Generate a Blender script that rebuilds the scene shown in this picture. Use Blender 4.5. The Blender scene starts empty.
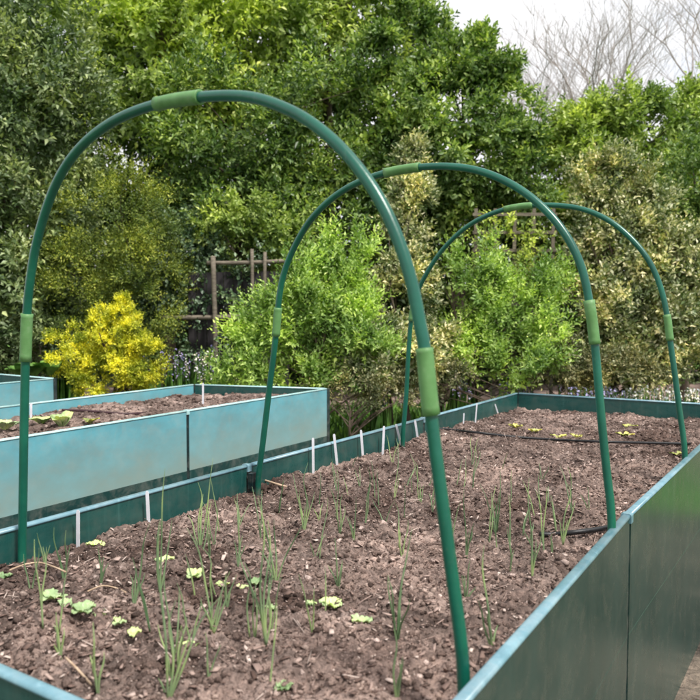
import bpy, math, random
import numpy as np
from mathutils import Vector, Matrix
random.seed(7); RNG = np.random.default_rng(7)
S = bpy.context.scene
COL = S.collection

# ------------------------------------------------------------------ camera
F = 750.0; CAM_H = 1.277; PITCH = math.atan(41/750.0)
RIM = 0.77; SOIL = 0.685
cam_d = bpy.data.cameras.new('camera'); cam = bpy.data.objects.new('camera', cam_d); COL.objects.link(cam)
cam.location = (0, 0, CAM_H); cam.rotation_euler = (math.pi/2 - PITCH, 0, 0)
cam_d.sensor_width = 36; cam_d.lens = 36*F/700; cam_d.clip_end = 800; cam_d.clip_start = 0.02
cam_d.dof.use_dof = True; cam_d.dof.focus_distance = 2.4; cam_d.dof.aperture_fstop = 6.3
S.camera = cam

def ray(px, py):
    a, b = (px-350)/F, -(py-350)/F
    c, s = math.cos(PITCH), math.sin(PITCH)
    return Vector((a, c + b*s, -s + b*c))
def on_z(px, py, z):
    r = ray(px, py); t = (z-CAM_H)/r.z
    return Vector((0, 0, CAM_H)) + r*t
def at(px, py, Y):
    r = ray(px, py); return Vector((0, 0, CAM_H)) + r*(Y/r.y)
def pxs(n, Y): return n/F*Y

# ------------------------------------------------------------------ object helpers
def tag(o, label=None, cat=None, group=None, kind=None):
    if label: o['label'] = label
    if cat: o['category'] = cat
    if group: o['group'] = group
    if kind: o['kind'] = kind
    return o
def empty(name, loc, label=None, cat=None, group=None):
    o = bpy.data.objects.new(name, None); COL.objects.link(o); o.location = loc; o.empty_display_size = .05
    return tag(o, label, cat, group)
def mesh_obj(name, V, Fc, mat, parent=None, smooth=False, mats=None, midx=None):
    """V: (n,3) world coordinates; Fc: list of faces or (m,k) array"""
    V = np.asarray(V, dtype=np.float32).reshape(-1, 3)
    me = bpy.data.meshes.new(name)
    off = np.array(parent_origin(parent), dtype=np.float32)
    if isinstance(Fc, np.ndarray):
        m, k = Fc.shape
        me.vertices.add(len(V)); me.vertices.foreach_set('co', (V-off).ravel())
        me.loops.add(m*k); me.loops.foreach_set('vertex_index', Fc.astype(np.int32).ravel())
        me.polygons.add(m); me.polygons.foreach_set('loop_start', np.arange(0, m*k, k, dtype=np.int32))
        me.polygons.foreach_set('loop_total', np.full(m, k, dtype=np.int32))
        me.update(calc_edges=True)
    else:
        me.from_pydata((V-off).tolist(), [], Fc); me.update()
    if smooth:
        me.polygons.foreach_set('use_smooth', np.ones(len(me.polygons), dtype=bool))
    me.materials.append(mat)
    o = bpy.data.objects.new(name, me); COL.objects.link(o)
    if parent: o.parent = parent
    return o
def parent_origin(p):
    v = Vector((0, 0, 0))
    while p is not None:
        v = v + p.location; p = p.parent
    return v
def set_origin(o, loc):
    """move a top level mesh's origin to loc, keeping its shape in place"""
    o.data.transform(Matrix.Translation(-Vector(loc))); o.location = loc
    return o

class MB:
    def __init__(s): s.V = []; s.F = []
    def add(s, V, Fc):
        n = len(s.V); s.V += [tuple(v) for v in V]; s.F += [tuple(i+n for i in f) for f in Fc]
    def prism(s, a, b, thick, z0, z1, bev=0.0):
        """upright slab whose centre line runs a->b (plan), with bevelled long edges"""
        a = Vector((a[0], a[1], 0)); b = Vector((b[0], b[1], 0)); d = (b-a).normalized(); n = Vector((-d.y, d.x, 0))
        h = thick/2; e = bev
        prof = [(-h, z0), (h, z0), (h, z1-e), (h-e*.3, z1-e*.3), (h-e, z1), (-h+e, z1), (-h+e*.3, z1-e*.3), (-h, z1-e)] if e else [(-h, z0), (h, z0), (h, z1), (-h, z1)]
        k = len(prof)
        V = [a+n*p+Vector((0, 0, q)) for p, q in prof]+[b+n*p+Vector((0, 0, q)) for p, q in prof]
        Fc = [(i, (i+1) % k, (i+1) % k+k, i+k) for i in range(k)]+[tuple(range(k-1, -1, -1)), tuple(range(k, 2*k))]
        s.add(V, Fc)
    def box(s, c, sz, rz=0):
        V = []
        for x in (-1, 1):
            for y in (-1, 1):
                for z in (-1, 1):
                    p = Vector((x*sz[0]/2, y*sz[1]/2, z*sz[2]/2)); p.rotate(Matrix.Rotation(rz, 3, 'Z')); V.append(p+Vector(c))
        s.add(V, [(0, 1, 3, 2), (4, 6, 7, 5), (0, 4, 5, 1), (2, 3, 7, 6), (0, 2, 6, 4), (1, 5, 7, 3)])
    def tube(s, pts, rad, n=8, cap=True):
        pts = [Vector(p) for p in pts]; m = len(pts)
        if not hasattr(rad, '__len__'): rad = [rad]*m
        t0 = (pts[1]-pts[0]).normalized(); up = Vector((0, 0, 1)) if abs(t0.z) < .9 else Vector((1, 0, 0))
        u = t0.cross(up).normalized(); V = []
        for i, p in enumerate(pts):
            t = (pts[min(i+1, m-1)]-pts[max(i-1, 0)]).normalized()
            u = (u-t*u.dot(t)).normalized(); w = t.cross(u)
            for j in range(n):
                a = 2*math.pi*j/n; V.append(p+(u*math.cos(a)+w*math.sin(a))*rad[i])
        Fc = [(i*n+j, i*n+(j+1) % n, (i+1)*n+(j+1) % n, (i+1)*n+j) for i in range(m-1) for j in range(n)]
        if cap: Fc += [tuple(range(n-1, -1, -1)), tuple(range((m-1)*n, m*n))]
        s.add(V, Fc)
    def build(s, name, mat, parent=None, smooth=False):
        return mesh_obj(name, s.V, s.F, mat, parent, smooth)

def spline(pts, n):
    """Catmull-Rom through pts, n samples per span"""
    P = [Vector(p) for p in pts]; P = [P[0]*2-P[1]]+P+[P[-1]*2-P[-2]]; out = []
    for i in range(1, len(P)-2):
        for k in range(n):
            t = k/n; a, b, c, d = P[i-1], P[i], P[i+1], P[i+2]
            out.append(.5*((2*b)+(c-a)*t+(2*a-5*b+4*c-d)*t*t+(3*b-a-3*c+d)*t**3))
    out.append(P[-2]); return out

# ------------------------------------------------------------------ materials
def new_mat(name):
    m = bpy.data.materials.new(name); m.use_nodes = True; nt = m.node_tree; nt.nodes.clear()
    return m, nt, nt.nodes, nt.links
def ramp(N, L, src, stops, interp='LINEAR'):
    r = N.new('ShaderNodeValToRGB'); e = r.color_ramp; e.interpolation = interp
    while len(e.elements) > 1: e.elements.remove(e.elements[-1])
    e.elements[0].position = stops[0][0]; e.elements[0].color = (*stops[0][1], 1)
    for p, c in stops[1:]:
        x = e.elements.new(p); x.color = (*c, 1)
    L.new(src, r.inputs[0]); return r.outputs[0]
def noise(N, L, scale, detail=4, rough=.55, vec=None, dist=0):
    n = N.new('ShaderNodeTexNoise'); n.inputs['Scale'].default_value = scale; n.inputs['Detail'].default_value = detail
    n.inputs['Roughness'].default_value = rough; n.inputs['Distortion'].default_value = dist
    if vec: L.new(vec, n.inputs['Vector'])
    return n.outputs['Fac']
def mixc(N, L, f, a, b, mode='MIX'):
    x = N.new('ShaderNodeMix'); x.data_type = 'RGBA'; x.blend_type = mode
    for i, v in ((0, f), (6, a), (7, b)):
        if isinstance(v, (int, float)): x.inputs[i].default_value = v
        elif isinstance(v, tuple): x.inputs[i].default_value = (*v, 1)
        else: L.new(v, x.inputs[i])
    return x.outputs[2]
def pos_vec(N, L, scale=(1, 1, 1)):
    g = N.new('ShaderNodeNewGeometry'); mp = N.new('ShaderNodeMapping'); mp.inputs['Scale'].default_value = scale
    L.new(g.outputs['Position'], mp.inputs['Vector']); return mp.outputs[0]
def finish(m, nt, N, L, col, rough=.6, spec=.5, bump=None, bs=.3, bd=.003, metal=0):
    p = N.new('ShaderNodeBsdfPrincipled'); o = N.new('ShaderNodeOutputMaterial')
    if isinstance(col, tuple): p.inputs['Base Color'].default_value = (*col, 1)
    else: L.new(col, p.inputs['Base Color'])
    if isinstance(rough, (int, float)): p.inputs['Roughness'].default_value = rough
    else: L.new(rough, p.inputs['Roughness'])
    p.inputs['Specular IOR Level'].default_value = spec
    if bump is not None:
        b = N.new('ShaderNodeBump'); b.inputs['Strength'].default_value = bs; b.inputs['Distance'].default_value = bd
        L.new(bump, b.inputs['Height']); L.new(b.outputs[0], p.inputs['Normal'])
    L.new(p.outputs[0], o.inputs[0]); return m

def leaf_mat(name, dark, mid, light, trans=.3, rough=.45, clump=2.0, spec=.4, extra=None):
    m, nt, N, L = new_mat(name)
    g = N.new('ShaderNodeNewGeometry')
    stops = [(0, dark), (.5, mid), (.92, light)]
    if extra: stops.append((1.0, extra))
    c1 = ramp(N, L, g.outputs['Random Per Island'], stops)
    nz = noise(N, L, clump, 3, .6, pos_vec(N, L))
    c2 = ramp(N, L, nz, [(.36, (.42, .52, .45)), (.5, (1, 1, 1)), (.62, (1.65, 1.5, 1.2))])
    c = mixc(N, L, 1.0, c1, c2, 'MULTIPLY')
    p = N.new('ShaderNodeBsdfPrincipled'); L.new(c, p.inputs['Base Color'])
    p.inputs['Roughness'].default_value = rough; p.inputs['Specular IOR Level'].default_value = spec
    t = N.new('ShaderNodeBsdfTranslucent'); ct = mixc(N, L, 1.0, c, (1.25, 1.35, .6), 'MULTIPLY'); L.new(ct, t.inputs[0])
    mx = N.new('ShaderNodeMixShader'); mx.inputs[0].default_value = trans
    L.new(p.outputs[0], mx.inputs[1]); L.new(t.outputs[0], mx.inputs[2])
    o = N.new('ShaderNodeOutputMaterial'); L.new(mx.outputs[0], o.inputs[0]); return m

def plastic(name, c_dark, c_mid, c_light, rough=.32, dust=(.3, .28, .24), dust_amt=.35, sx=(1, 1, 5), spec=.5, low_dirt=None, runs=.28):
    m, nt, N, L = new_mat(name)
    v = pos_vec(N, L, sx)
    n1 = noise(N, L, 3.5, 6, .6, v); c = ramp(N, L, n1, [(.3, c_dark), (.5, c_mid), (.72, c_light)])
    v2 = pos_vec(N, L, (1, 1, 1)); n2 = noise(N, L, 14, 8, .7, v2, .4)
    df = ramp(N, L, n2, [(.45, (0, 0, 0)), (.75, (dust_amt,)*3)])
    c = mixc(N, L, df, c, dust)
    v3 = pos_vec(N, L, (60, 60, 2.5)); n3 = noise(N, L, 1.2, 3, .6, v3)      # faint vertical run marks
    sf = ramp(N, L, n3, [(.56, (0, 0, 0)), (.74, (runs,)*3)])
    c = mixc(N, L, sf, c, tuple(min(1, x*1.5+.03) for x in c_light))
    if low_dirt:                                                             # soil splashed up from below
        g = N.new('ShaderNodeNewGeometry'); sp = N.new('ShaderNodeSeparateXYZ'); L.new(g.outputs['Position'], sp.inputs[0])
        ad = N.new('ShaderNodeMath'); ad.operation = 'MULTIPLY_ADD'; L.new(n1, ad.inputs[0]); ad.inputs[1].default_value = .35; L.new(sp.outputs['Z'], ad.inputs[2])
        f = ramp(N, L, ad.outputs[0], [(low_dirt[0], (low_dirt[3],)*3), (low_dirt[1], (0, 0, 0))]); c = mixc(N, L, f, c, low_dirt[2])
    rr = N.new('ShaderNodeMapRange'); L.new(n2, rr.inputs[0]); rr.inputs[3].default_value = rough*.75; rr.inputs[4].default_value = rough*1.5
    return finish(m, nt, N, L, c, rr.outputs[0], spec, n2, .12, .002)

M = {}
M['panel'] = plastic('dark_green_panel', (.008, .05, .046), (.012, .065, .058), (.018, .085, .075), .26, (.17, .15, .12), .22)
M['outer'] = plastic('dusty_outer_panel', (.013, .042, .034), (.019, .05, .041), (.027, .062, .051), .23, (.15, .13, .10), .3, (2, 2, .6), .5, None, .16)
M['lower'] = plastic('dark_lower_panel', (.006, .035, .034), (.01, .045, .042), (.014, .06, .055), .4)
M['pale'] = plastic('weathered_pale_panel', (.065, .25, .31), (.09, .32, .385), (.14, .39, .45), .42, (.28, .35, .33), .4, (1.6, 1.6, 2.6), .5, (.60, .96, (.25, .31, .265), .85), 0)
M['cap'] = plastic('sky_sheen_rim', (.08, .18, .22), (.125, .245, .295), (.20, .34, .39), .27, (.4, .42, .42), .4, (3, 3, 3))  # sky reflection along the rim tops painted in as a paler base colour
M['palecap'] = plastic('bleached_pale_rim', (.24, .44, .45), (.34, .55, .55), (.48, .66, .64), .4, (.5, .5, .45), .4, (3, 3, 3))
M['post'] = plastic('black_joint', (.004, .012, .014), (.006, .018, .02), (.01, .025, .028), .4)

m, nt, N, L = new_mat('green_tube')
v = pos_vec(N, L); n1 = noise(N, L, 9, 5, .6, v); n2 = noise(N, L, 120, 3, .6, v)
c = ramp(N, L, n1, [(.3, (.003, .066, .046)), (.55, (.005, .094, .062)), (.75, (.010, .125, .08))])
sc = noise(N, L, 45, 8, .8, pos_vec(N, L, (1, 1, .35)), .6); c = mixc(N, L, ramp(N, L, sc, [(.56, (0, 0, 0)), (.72, (.35,)*3)]), c, (.11, .17, .13))
g_ = N.new('ShaderNodeNewGeometry'); sp_ = N.new('ShaderNodeSeparateXYZ'); L.new(g_.outputs['Position'], sp_.inputs[0])
ad_ = N.new('ShaderNodeMath'); ad_.operation = 'MULTIPLY_ADD'; L.new(sc, ad_.inputs[0]); ad_.inputs[1].default_value = -.14; L.new(sp_.outputs['Z'], ad_.inputs[2])
c = mixc(N, L, ramp(N, L, ad_.outputs[0], [(SOIL-.09, (.6,)*3), (SOIL-.045, (0, 0, 0))]), c, (.13, .09, .075))      # soil stuck to the feet
M['tube'] = finish(m, nt, N, L, c, .3, .5, n2, .25, .001)
m, nt, N, L = new_mat('light_green_connector')
v = pos_vec(N, L); n1 = noise(N, L, 30, 5, .6, v)
c = ramp(N, L, n1, [(.3, (.075, .18, .055)), (.6, (.11, .24, .085)), (.8, (.18, .30, .15))])
sc = noise(N, L, 70, 8, .8, v, .6); c = mixc(N, L, ramp(N, L, sc, [(.55, (0, 0, 0)), (.7, (.4,)*3)]), c, (.22, .24, .16))
M['sleeve'] = finish(m, nt, N, L, c, .5, .35, n1, .15, .001)

def soil_mat(name, a, b, c_, scale=1.0, bump=.8):
    m, nt, N, L = new_mat(name)
    v = pos_vec(N, L)
    n1 = noise(N, L, 6*scale, 6, .65, v); n2 = noise(N, L, 55*scale, 8, .75, v, .6); n3 = noise(N, L, 190*scale, 4, .7, v)
    base = ramp(N, L, n1, [(.34, a), (.52, b), (.68, c_)])
    n0 = noise(N, L, 2.6*scale, 5, .6, v, .5); base = mixc(N, L, 1.0, base, ramp(N, L, n0, [(.38, (.5, .45, .43)), (.5, (1, 1, 1)), (.6, (1.5, 1.47, 1.45))]), 'MULTIPLY')
    f = ramp(N, L, n2, [(.34, (.30, .28, .28)), (.5, (.95, .93, .93)), (.66, (1.7, 1.62, 1.58))])
    c = mixc(N, L, 1.0, base, f, 'MULTIPLY')
    f3 = ramp(N, L, n3, [(.60, (0, 0, 0)), (.72, (.6, .6, .6))]); c = mixc(N, L, f3, c, (.45, .33, .27))
    ad = N.new('ShaderNodeMath'); ad.operation = 'ADD'; L.new(n2, ad.inputs[0]); L.new(n3, ad.inputs[1])
    return finish(m, nt, N, L, c, .9, .2, ad.outputs[0], bump, .008)
M['soil'] = soil_mat('soil', (.105, .077, .066), (.19, .144, .124), (.30, .232, .202))
M['path'] = soil_mat('woodchip_path', (.055, .045, .036), (.10, .085, .068), (.17, .14, .11), .5)
m, nt, N, L = new_mat('clod'); g = N.new('ShaderNodeNewGeometry')
c1 = ramp(N, L, g.outputs['Random Per Island'], [(0, (.055, .040, .034)), (.4, (.15, .111, .096)), (.8, (.26, .197, .17)), (.95, (.38, .30, .26)), (1, (.58, .47, .43))])
n1 = noise(N, L, 230, 6, .75, pos_vec(N, L)); f = ramp(N, L, n1, [(.38, (.5, .48, .48)), (.62, (1.5, 1.45, 1.42))])
n0 = noise(N, L, 2.6, 5, .6, pos_vec(N, L), .5); f = mixc(N, L, 1.0, f, ramp(N, L, n0, [(.38, (.5, .45, .43)), (.5, (1, 1, 1)), (.6, (1.4, 1.37, 1.35))]), 'MULTIPLY')
M['clod'] = finish(m, nt, N, L, mixc(N, L, 1.0, c1, f, 'MULTIPLY'), .95, .1, n1, 1.0, .006)
m, nt, N, L = new_mat('chip'); g = N.new('ShaderNodeNewGeometry')
c1 = ramp(N, L, g.outputs['Random Per Island'], [(0, (.08, .05, .04)), (.4, (.22, .15, .125)), (.85, (.38, .28, .24)), (1, (.60, .49, .43))])
M['chip'] = finish(m, nt, N, L, c1, .85, .2)
m, nt, N, L = new_mat('lawn'); v = pos_vec(N, L)
n1 = noise(N, L, 1.3, 6, .6, v); n2 = noise(N, L, 60, 4, .7, v)
c = ramp(N, L, n1, [(.3, (.06, .13, .02)), (.5, (.10, .22, .03)), (.7, (.15, .28, .05))])
c = mixc(N, L, 1.0, c, ramp(N, L, n2, [(.3, (.5, .5, .5)), (.7, (1.4, 1.4, 1.3))]), 'MULTIPLY')
M['lawn'] = finish(m, nt, N, L, c, .8, .2, n2, .8, .02)
def simple(name, a, b, scale=8, rough=.7, spec=.3, sc=(1, 1, 1), bs=.4):
    m, nt, N, L = new_mat(name); n1 = noise(N, L, scale, 6, .65, pos_vec(N, L, sc)); c = ramp(N, L, n1, [(.3, a), (.7, b)])
    return finish(m, nt, N, L, c, rough, spec, n1, bs, .004)
M['bark'] = simple('bark', (.05, .036, .026), (.13, .10, .075), 20, .9, .2, (1, 1, .3))
M['barepale'] = simple('bare_twig_bark', (.25, .215, .205), (.42, .375, .355), 14, .9, .2)
M['wood'] = simple('old_timber', (.08, .066, .05), (.24, .205, .16), 12, .85, .2, (1, 1, 6))
M['darkwood'] = simple('dark_fence_board', (.018, .016, .018), (.045, .04, .042), 9, .85, .2, (6, 6, .5))
M['white'] = simple('white_marker', (.62, .62, .66), (.78, .78, .82), 20, .4, .4, (1, 1, 1), .1)
M['hose'] = simple('black_hose', (.006, .006, .007), (.02, .02, .022), 30, .45, .4)
M['redhose'] = simple('brown_hose', (.03, .012, .014), (.06, .025, .03), 30, .5, .4)
M['straw'] = simple('dry_stem', (.35, .24, .16), (.55, .42, .30), 40, .8, .2)
M['onion'] = leaf_mat('onion_leaf', (.12, .20, .10), (.20, .31, .16), (.38, .43, .24), .25, .45, 6)
M['seedling'] = leaf_mat('lettuce_seedling', (.26, .40, .15), (.38, .51, .24), (.54, .63, .38), .15, .5, 8)
M['yellowsoilplant'] = leaf_mat('yellow_seedling', (.36, .40, .08), (.50, .50, .14), (.62, .60, .28), .25, .5, 8)
M['blue'] = leaf_mat('bluebell_flower', (.16, .14, .34), (.30, .27, .52), (.5, .46, .7), .2, .5, 8)
M['whitefl'] = leaf_mat('white_flower', (.55, .53, .62), (.72, .70, .78), (.85, .84, .88), .2, .5, 8)
M['strap'] = leaf_mat('strap_leaf', (.06, .14, .03), (.11, .23, .05), (.18, .33, .08), .25, .4, 4)

# ------------------------------------------------------------------ world, sun
W = bpy.data.worlds.new('World'); S.world = W; W.use_nodes = True; nt = W.node_tree; N = nt.nodes; L = nt.links; N.clear()
SUN_EL, SUN_AZ = 58, 140        # azimuth clockwise from +Y (view direction): behind the camera, to its right
sky = N.new('ShaderNodeTexSky'); sky.sky_type = 'NISHITA'; sky.sun_disc = False
sky.sun_elevation = math.radians(SUN_EL); sky.sun_rotation = math.radians(SUN_AZ)
bg1 = N.new('ShaderNodeBackground'); L.new(sky.outputs[0], bg1.inputs[0]); bg1.inputs[1].default_value = .11
tc = N.new('ShaderNodeTexCoord'); mp = N.new('ShaderNodeMapping'); mp.inputs['Scale'].default_value = (1, 1, 2.2); L.new(tc.outputs['Generated'], mp.inputs[0])
cl = noise(N, L, 2.2, 6, .6, mp.outputs[0])
cc = ramp(N, L, cl, [(.3, (.74, .77, .83)), (.6, (1.0, .99, 1.0))])
bg2 = N.new('ShaderNodeBackground'); L.new(cc, bg2.inputs[0]); bg2.inputs[1].default_value = .86
cf = ramp(N, L, cl, [(.30, (.72,)*3), (.46, (.97,)*3)])
mx = N.new('ShaderNodeMixShader'); L.new(cf, mx.inputs[0]); L.new(bg1.outputs[0], mx.inputs[1]); L.new(bg2.outputs[0], mx.inputs[2])
wo = N.new('ShaderNodeOutputWorld'); L.new(mx.outputs[0], wo.inputs[0])
sd = bpy.data.lights.new('sun', 'SUN'); sd.energy = 3.4; sd.angle = math.radians(7); sd.color = (1, .96, .9)
so = bpy.data.objects.new('sun', sd); COL.objects.link(so)
el, az = math.radians(SUN_EL), math.radians(SUN_AZ)
sv = Vector((math.sin(az)*math.cos(el), math.cos(az)*math.cos(el), math.sin(el)))
so.rotation_euler = sv.to_track_quat('Z', 'Y').to_euler()
S.view_settings.view_transform = 'Standard'; S.view_settings.look = 'None'; S.view_settings.gamma = 1
S.view_settings.exposure = 0.62

# ------------------------------------------------------------------ ground
def sheet(name, pts, z, mat):
    return tag(mesh_obj(name, [(x, y, z) for x, y in pts], [tuple(range(len(pts)))], mat), kind='structure')
sheet('ground', [(-150, -150), (150, -150), (150, 250), (-150, 250)], 0, M['lawn'])

# ------------------------------------------------------------------ plan of the beds
def xy(v): return Vector((v.x, v.y, 0))
def ext(p, q, r, s):
    """plan intersection of line pq and line rs"""
    d1 = q-p; d2 = s-r; den = d1.x*d2.y-d1.y*d2.x; t = ((r.x-p.x)*d2.y-(r.y-p.y)*d2.x)/den
    return p+d1*t
RZ = lambda px, py: xy(on_z(px, py, RIM))
Lw = (RZ(0, 530), RZ(517, 392.5)); Nw = (RZ(0, 667), RZ(80, 702)); Rw = (RZ(470, 688), RZ(700, 448)); Bw = (RZ(517, 392.5), RZ(700, 403))
J1 = RZ(627, 513.5); RD = (RZ(700, 446)-J1).normalized()
NL = ext(*Lw, *Nw); NR = ext(*Nw, RZ(470, 688), J1); FR = ext(J1, J1+RD, *Bw); FL = Lw[1]; J2 = (J1+FR)/2
print('BED', NL, NR, FR, FL, (NR-NL).length, (FR-FL).length, (FL-NL).length, (FR-NR).length)
al = (FL-NL).normalized(); ac = Vector((al.y, -al.x, 0))      # along, across (towards the right)
sheet('path', [tuple((NL-al*3-ac*6).xy), tuple((NR-al*3+ac*1.5).xy), tuple((NR+al*4.15+ac*1.3).xy), tuple((NR+al*4.45+ac*.25).xy), tuple((FR+al*1.0+ac*.12).xy), tuple((FL+al*1.6-ac*6).xy)], .004, M['path'])
sheet('flower_border', [tuple((FL+al*1.2-ac*9).xy), tuple((FR+al*.95+ac*.05).xy), tuple((FR+al*3.2+ac*1.2).xy), (9, 16), (-9, 16)], .008, M['soil'])

TH = .016
def bed(name, c, joints, mats, label, tiers, zt=RIM, right=None):
    """c: corners near-left, near-right, far-right, far-left (centre lines of the walls)"""
    o = empty(name, ((c[0]+c[2])/2).to_3d(), label, 'raised bed')
    sides = [(c[0], c[3], 'L'), (c[1], c[2], 'R'), (c[0], c[1], 'N'), (c[3], c[2], 'F')]
    for a, b, s in sides:
        long_ = s in 'LR'; n = joints if long_ else 1
        Q = right if (s == 'R' and right) else [a+(b-a)*(k/n) for k in range(n+1)]
        for k in range(n):
            a, b = Q[k], Q[k+1]; d = (b-a).normalized()
            for ti, (z0, z1) in enumerate(tiers):
                m = MB(); m.prism(a+d*.010, b-d*.010, TH, z0+.0005, z1-.0005, .001)
                m.build('side_panel' if long_ else 'end_panel', (mats[s] if ti == 0 else mats.get('low', M['lower'])), o)
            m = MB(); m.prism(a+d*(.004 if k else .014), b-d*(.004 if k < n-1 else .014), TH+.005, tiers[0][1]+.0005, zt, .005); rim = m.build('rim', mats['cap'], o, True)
            if k > 0:
                j = a; m = MB(); m.prism(j-d*.0095, j+d*.0095, TH-.005, tiers[-1][0], tiers[0][1]-.004); m.build('joint_post', M['post'], o)
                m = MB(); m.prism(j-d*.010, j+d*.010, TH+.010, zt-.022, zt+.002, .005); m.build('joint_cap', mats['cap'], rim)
    for k in range(4):
        p = c[k]; m = MB(); ang = math.atan2(al.y, al.x)
        m.box((p.x, p.y, (zt-.003+tiers[-1][0])/2), (.026, .026, zt-.003-tiers[-1][0]), ang); m.build('corner_post', M['post'], o)
    return o
T2 = [(.462, RIM-.008), (0.0, .462)]
def bow(p): return p
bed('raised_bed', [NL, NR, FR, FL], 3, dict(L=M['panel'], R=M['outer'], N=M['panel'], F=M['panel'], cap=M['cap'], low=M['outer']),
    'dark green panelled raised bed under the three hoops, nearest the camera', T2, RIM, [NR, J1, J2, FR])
# second bed
B_FR = RZ(327, 388); B_FL = RZ(194, 384)
B_NR = B_FR-al*3.75; B_NL = B_FL-(RZ(195, 384)-RZ(0, 406.5)).normalized()*3.75
bed('raised_bed', [B_NL, B_NR, B_FR, B_FL], 3, dict(L=M['pale'], R=M['pale'], N=M['pale'], F=M['panel'], cap=M['palecap']),
    'pale blue weathered raised bed in the middle, beside the hooped bed', T2)
C_FR = RZ(54, 378); C_NR = C_FR-al*3.75
bed('raised_bed', [C_NR-ac*1.2, C_NR, C_FR, C_FR-ac*1.2], 3, dict(L=M['pale'], R=M['pale'], N=M['pale'], F=M['panel'], cap=M['palecap']),
    'pale blue raised bed at the far left edge behind the middle one', T2)

# ------------------------------------------------------------------ soil
def vnoise(x, y, seed):
    r = np.random.default_rng(seed); T = r.random((256, 256)); xi = np.floor(x).astype(int); yi = np.floor(y).astype(int)
    fx = x-xi; fy = y-yi; fx = fx*fx*(3-2*fx); fy = fy*fy*(3-2*fy); a = T[xi & 255, yi & 255]; b = T[(xi+1) & 255, yi & 255]; c = T[xi & 255, (yi+1) & 255]; d = T[(xi+1) & 255, (yi+1) & 255]
    return (a*(1-fx)+b*fx)*(1-fy)+(c*(1-fx)+d*fx)*fy-.5
def soil_h(x, y, z0):
    h = z0+.030*vnoise(x*2.3, y*2.3, 1)+.024*vnoise(x*7, y*7, 2)-.034*np.abs(vnoise(x*14, y*14, 3))+.018*vnoise(x*38+9, y*38, 4)-.016*np.abs(vnoise(x*75, y*75+3, 6))+.008*vnoise(x*150, y*150+5, 5)+.008
    return h
def soil(c, z0, nu, nv, name='soil'):
    a, b, cc_, d = [np.array(p[:2]) for p in c]
    u = np.linspace(0.008, .974, nu)[:, None, None]; v = np.linspace(.004, .996, nv)[None, :, None]
    P = (a*(1-u)+b*u)*(1-v)+(d*(1-u)+cc_*u)*v
    H = soil_h(P[..., 0], P[..., 1], z0)
    V = np.concatenate([P, H[..., None]], -1).reshape(-1, 3); idx = np.arange(nu*nv).reshape(nu, nv)
    Fq = np.stack([idx[:-1, :-1], idx[1:, :-1], idx[1:, 1:], idx[:-1, 1:]], -1).reshape(-1, 4)
    return tag(mesh_obj(name, V, Fq, M['soil'], None, True), kind='structure')
soil([NL, NR, FR, FL], SOIL, 420, 1250); soil([B_NL, B_NR, B_FR, B_FL], SOIL+.02, 110, 330); soil([C_NR-ac*1.2, C_NR, C_FR, C_FR-ac*1.2], SOIL, 60, 160)
def gz(x, y, z0=SOIL): return float(soil_h(np.array([x]), np.array([y]), z0)[0])
def on_soil(px, py, z0=SOIL):
    p = on_z(px, py, z0); 
    for _ in range(3): p = on_z(px, py, gz(p.x, p.y, z0))
    return p
# clods and chips as loose stuff
ICO = None
def icos():
    t = (1+5**.5)/2; V = np.array([(-1, t, 0), (1, t, 0), (-1, -t, 0), (1, -t, 0), (0, -1, t), (0, 1, t), (0, -1, -t), (0, 1, -t), (t, 0, -1), (t, 0, 1), (-t, 0, -1), (-t, 0, 1)])/1.902
    Fc = np.array([(0, 11, 5), (0, 5, 1), (0, 1, 7), (0, 7, 10), (0, 10, 11), (1, 5, 9), (5, 11, 4), (11, 10, 2), (10, 7, 6), (7, 1, 8), (3, 9, 4), (3, 4, 2), (3, 2, 6), (3, 6, 8), (3, 8, 9), (4, 9, 5), (2, 4, 11), (6, 2, 10), (8, 6, 7), (9, 8, 1)])
    return V, Fc
def scatter_uv(n, c, rng, bias=1.0):
    a, b, cc_, d = [np.array(p[:2]) for p in c]
    u = rng.uniform(.02, .965, (n, 1)); v = rng.uniform(0.01, .99, (n, 1))**bias
    return (a*(1-u)+b*u)*(1-v)+(d*(1-u)+cc_*u)*v
def rot_mats(n, rng):
    q = rng.normal(size=(n, 4)); q /= np.linalg.norm(q, axis=1, keepdims=True); w, x, y, z = q.T
    return np.stack([np.stack([1-2*(y*y+z*z), 2*(x*y-z*w), 2*(x*z+y*w)], -1), np.stack([2*(x*y+z*w), 1-2*(x*x+z*z), 2*(y*z-x*w)], -1), np.stack([2*(x*z-y*w), 2*(y*z+x*w), 1-2*(x*x+y*y)], -1)], -2)
def clods(name, c, n, z0, smin, smax, seed, bias=1.3, mat='clod'):
    rng = np.random.default_rng(seed); P = scatter_uv(n, c, rng, bias); V0, F0 = icos()
    s = smin*(smax/smin)**(rng.random(n)**3.8); R = rot_mats(n, rng)
    sc = s[:, None, None]*rng.uniform(.45, 1.2, (n, 1, 3))*rng.uniform(.5, 1.4, (n, 12, 1))
    V = np.einsum('nij,nkj->nki', R, V0[None]*sc); V[..., 2] *= .75
    z = soil_h(P[:, 0], P[:, 1], z0)+s*.12
    V[..., :2] += P[:, None, :]; V[..., 2] += z[:, None]
    Fq = (F0[None]+12*np.arange(n)[:, None, None]).reshape(-1, 3)
    return tag(mesh_obj(name, V.reshape(-1, 3), Fq, M[mat]), kind='stuff')
MAIN = [NL, NR, FR, FL]; SECOND = [B_NL, B_NR, B_FR, B_FL]
tag(clods('soil_clods', MAIN, 90000, SOIL, .0012, .0105, 11), 'crumbly brown clods lying over the soil under the hoops', 'soil clods')
tag(clods('soil_clods', SECOND, 7000, SOIL+.02, .003, .02, 12, .7), 'crumbly brown clods on the soil of the pale blue bed', 'soil clods')
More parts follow.
